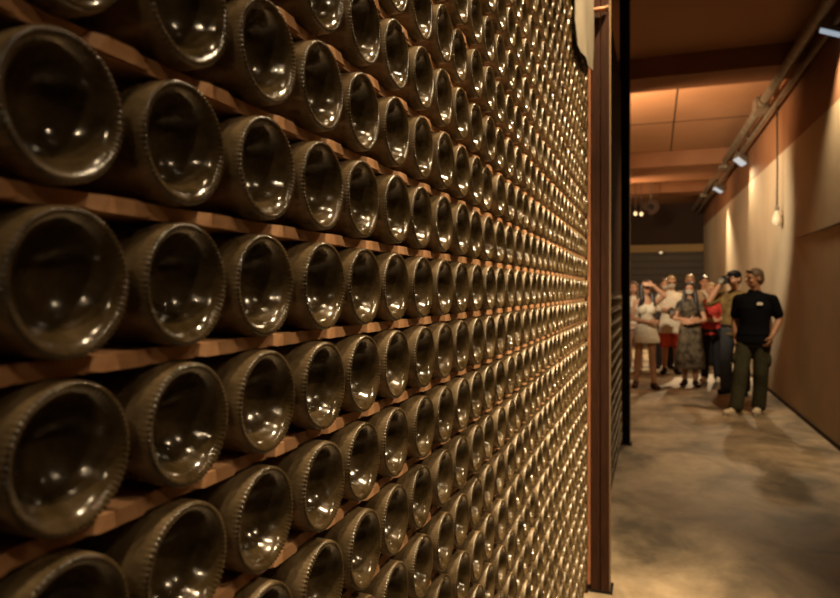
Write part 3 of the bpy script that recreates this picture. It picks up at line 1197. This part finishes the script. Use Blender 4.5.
HAIR_D = mat('dark_hair', (.018, .011, .008), .45)
HAIR_B = mat('brown_hair', (.075, .038, .018), .5)
HAIR_F = mat('fair_hair', (.32, .20, .09), .5)
HAIR_G = mat('cropped_hair', (.12, .075, .045), .6)
WHITE = cloth('white_cloth', (.72, .62, .46), (.60, .50, .36))
BLACK = cloth('black_cloth', (.006, .006, .008))
NAVY = cloth('dark_trousers', (.020, .018, .020))
SLATE = cloth('slate_trousers', (.050, .048, .048))
OLIVE = cloth('olive_cloth', (.19, .12, .04), (.08, .048, .016), 9)
RED = cloth('red_cloth', (.50, .055, .040))
REDS = cloth('red_shorts', (.62, .10, .055))
DRESS = cloth('patterned_dress', (.155, .115, .07), (.030, .024, .018), 13)
GREEN = cloth('dark_green_trousers', (.060, .056, .032))
MASK = cloth('face_mask_cloth', (.55, .47, .36))
SHOEW = cloth('white_shoe', (.72, .62, .46), (.55, .45, .32), 14)
SHOED = cloth('dark_shoe', (.02, .016, .013))
SANDAL = cloth('brown_sandal', (.07, .035, .02))
SOLE = mat('rubber_sole', (.5, .42, .3), .7)

# man in the black polo shirt
p, _ = at(754, 414)
person(p, 1.70, -16, dict(stout=1.02, lean=.05, head_yaw=-48, head_pitch=4, hair=HAIR_G, top=BLACK, collar=True, hem=.86, sleeve=.72, badge=True,
       trousers=GREEN, wide=.028, pockets=True, shoes=SHOEW, sole=SOLE, belt=BLACK,
       right=((-.225, .08, 1.13), (-.20, .02, .90)), left=((.27, .05, 1.15), (.205, -.085, .955)), hand_dir_l=(-.25, -.15, -.9), palm_l=(-1, .2, -.2), curl=.8,
       right_leg=((-.13, -.12, .50), (-.165, -.20, .085)), left_leg=((.075, -.01, .50), (.045, .05, .085)), toe_r=(-.7, -1), toe_l=(-.1, -1)),
       'man in black polo shirt and white sneakers, nearest visitor, beside the right wall')
# man in the olive shirt with a camera at his face
p, z2 = at(735, 394)
X2 = person(p, 1.72, -22, dict(head_yaw=-18, head_pitch=3, hair=HAIR_D, cap=BLACK, top=OLIVE, sleeve=.9, trousers=SLATE, wide=.028, shoes=SHOED, sole=SHOED, belt=BLACK,
       right=((-.33, -.10, 1.29), (-.135, -.205, 1.565)), left=((.28, -.02, 1.15), (.17, -.17, .98)), hand_dir_r=(.45, -.1, .5), palm_r=(.5, 1, .2), curl=.9,
       right_leg=((-.11, -.04, .50), (-.12, .0, .085)), left_leg=((.11, -.02, .50), (.12, .03, .085))),
       'man in olive brown shirt and black cap raising a camera to his face')
# woman in the long patterned dress
p, z3 = at(690, 386)
person(p, 1.57, -4, dict(female=True, head_yaw=-6, hair=HAIR_D, long=.36, mask=MASK, top=DRESS, top_name='dress_top', sleeve=.35, skirt=DRESS, skirt_to=.30, flare=.055, shoes=SANDAL,
       right=((-.235, -.05, 1.14), (.0, -.185, 1.125)), left=((.235, -.05, 1.12), (.02, -.215, 1.075)), hand_dir_r=(1, .12, .1), hand_dir_l=(-1, .15, .1), palm_r=(0, 1, 0), palm_l=(0, 1, 0), curl=.4,
       right_leg=((-.075, -.01, .50), (-.085, .02, .085)), left_leg=((.075, -.05, .50), (.09, -.06, .085))),
       'woman with long dark hair and face mask, arms crossed, in a dark patterned dress')
# woman in white, hand at her brow
p, z4 = at(646, 388)
person(p, 1.60, 10, dict(female=True, head_yaw=22, head_pitch=-6, hair=HAIR_D, long=.30, glasses=BLACK, top=WHITE, top_name='sleeveless_top', strappy=True, skirt=WHITE, skirt_to=.74, flare=.035, shoes=SANDAL,
       left=((.255, -.17, 1.50), (.075, -.215, 1.665)), right=((-.225, -.03, 1.13), (.02, -.20, 1.085)), hand_dir_l=(-1, .05, .25), palm_l=(0, 1, -.4), hand_dir_r=(1, 0, -.05), palm_r=(0, 1, 0), curl=.35,
       right_leg=((-.12, .02, .50), (-.15, .06, .085)), left_leg=((.085, -.06, .50), (.11, -.10, .085))),
       'woman in short white dress shading her brow with one hand, leftmost visitor in front')
# man in white shirt and red shorts holding a camera
p, z5 = at(671, 374)
person(p, 1.69, 2, dict(head_yaw=6, head_pitch=6, hair=HAIR_F, mask=MASK, glasses=BLACK, top=WHITE, sleeve=1.55, collar=True, hem=.74, trousers=REDS, trouser_to=.44, shoes=SHOED,
       right=((-.275, -.02, 1.17), (-.075, -.235, 1.16)), left=((.275, -.02, 1.15), (.085, -.235, 1.10)), hand_dir_r=(.7, -.35, -.2), hand_dir_l=(-.7, -.35, .1), palm_r=(.4, .9, 0), palm_l=(-.4, .9, 0), curl=.9,
       right_leg=((-.10, -.01, .50), (-.11, .02, .085)), left_leg=((.095, -.03, .50), (.10, .0, .085))),
       'man in loose white shirt and red shorts with a camera at his chest')
# visitor in red
p, z6 = at(711, 382)
person(p, 1.56, -8, dict(female=True, head_yaw=20, hair=HAIR_F, top=RED, sleeve=.5, trousers=NAVY, wide=.014, shoes=SHOEW,
       left=((.23, -.05, 1.14), (.10, -.18, 1.10)), hand_dir_l=(-1, 0, .1), palm_l=(0, 1, 0)),
       'fair haired visitor in red top and dark trousers, half hidden behind the olive shirt')
# visitors further back
p, z7 = place(664.5, 12.4), 12.4
person((p[0], p[1], 0), 1.66, 6, dict(hair=HAIR_B, mask=MASK, top=SLATE, sleeve=.6, trousers=NAVY, shoes=SHOED), 'brown haired visitor in grey, standing behind the white shirt and red shorts')
p = place(690, 12.7)
person((p[0], p[1], 0), 1.74, -3, dict(hair=HAIR_F, mask=MASK, top=cloth('tan_cloth', (.42, .30, .18)), sleeve=.6, trousers=SLATE, shoes=SHOEW), 'fair haired visitor in tan, standing behind the patterned dress')
p = place(704.5, 12.9)
person((p[0], p[1], 0), 1.72, 4, dict(hair=HAIR_D, top=WHITE, sleeve=.6, trousers=NAVY, shoes=SHOED), 'dark haired visitor in white shirt at the back beside the right wall')
p = place(633.5, 11.9)
person((p[0], p[1], 0), 1.60, 0, dict(female=True, hair=HAIR_B, long=.2, top=WHITE, sleeve=.5, trousers=cloth('pink_trousers', (.55, .33, .23)), shoes=SHOEW), 'visitor in white top and pinkish trousers, at the back beside the black post')


# things the visitors carry
def lens_camera(loc, yaw, label, sc=1.0, group='cameras of the visitors'):
    r = empty('camera', loc, label, 'camera', group, math.radians(yaw))
    b = MB().box((-.068 * sc, -.03 * sc, -.045 * sc), (.068 * sc, .03 * sc, .045 * sc), 0, .008)
    b.box((-.03 * sc, -.03 * sc, .04 * sc), (.03 * sc, .025 * sc, .066 * sc), 0, .006)
    b.build('camera_body', M['black'], r)
    T = Matrix.Rotation(PI / 2, 4, 'X')
    MB().lathe([(0, .02), (.034 * sc, .02), (.036 * sc, .06 * sc), (.040 * sc, .10 * sc), (.034 * sc, .10 * sc), (.030 * sc, .085 * sc), (0, .08 * sc)], 24, 0, T).build('camera_lens', M['housing'], r, True)
    return r


p2, _ = at(735, 394)
a = math.radians(-30)
lens_camera((p2[0] + .26 * math.sin(a) - .03, p2[1] - .26 * math.cos(a), 1.585), -30, 'black camera raised to the face of the man in the olive shirt')
p5, _ = at(671, 374)
lens_camera((p5[0] + .01, p5[1] - .315, 1.09), 0, 'black camera held at the chest of the man in red shorts')
# bag of the woman in white
p4, _ = at(646, 388)
br = empty('shoulder_bag', (p4[0] - .335, p4[1] + .06, .80), 'black shoulder bag hanging at the side of the woman in white', 'bag', None, math.radians(20))
F = Fig()
F.loft([((0, 0, 0), .06, .13), ((0, 0, .03), .075, .15), ((0, 0, .22), .07, .14), ((0, 0, .36), .045, .12), ((0, 0, .39), .02, .08)])
F.fuse('bag_body', BLACK, br, .012, 3)
MB().tube([(0, -.10, .36), (.05, -.09, .45), (.09, -.05, .545), (.09, .05, .545), (.05, .10, .45), (0, .10, .36)], .013, 8).build('strap', BLACK, br, True)
# bag of the man in olive
br = empty('belt_bag', (p2[0] + .055, p2[1] - .275, 1.02), 'black pouch worn at the front of the olive shirt', 'bag', None, math.radians(-10))
MB().box((-.09, -.05, 0), (.09, .045, .20), 0, .025).build('pouch', BLACK, br)
MB().box((-.07, -.062, .10), (.07, -.04, .185), 0, .01).build('flap', M['housing'], br)
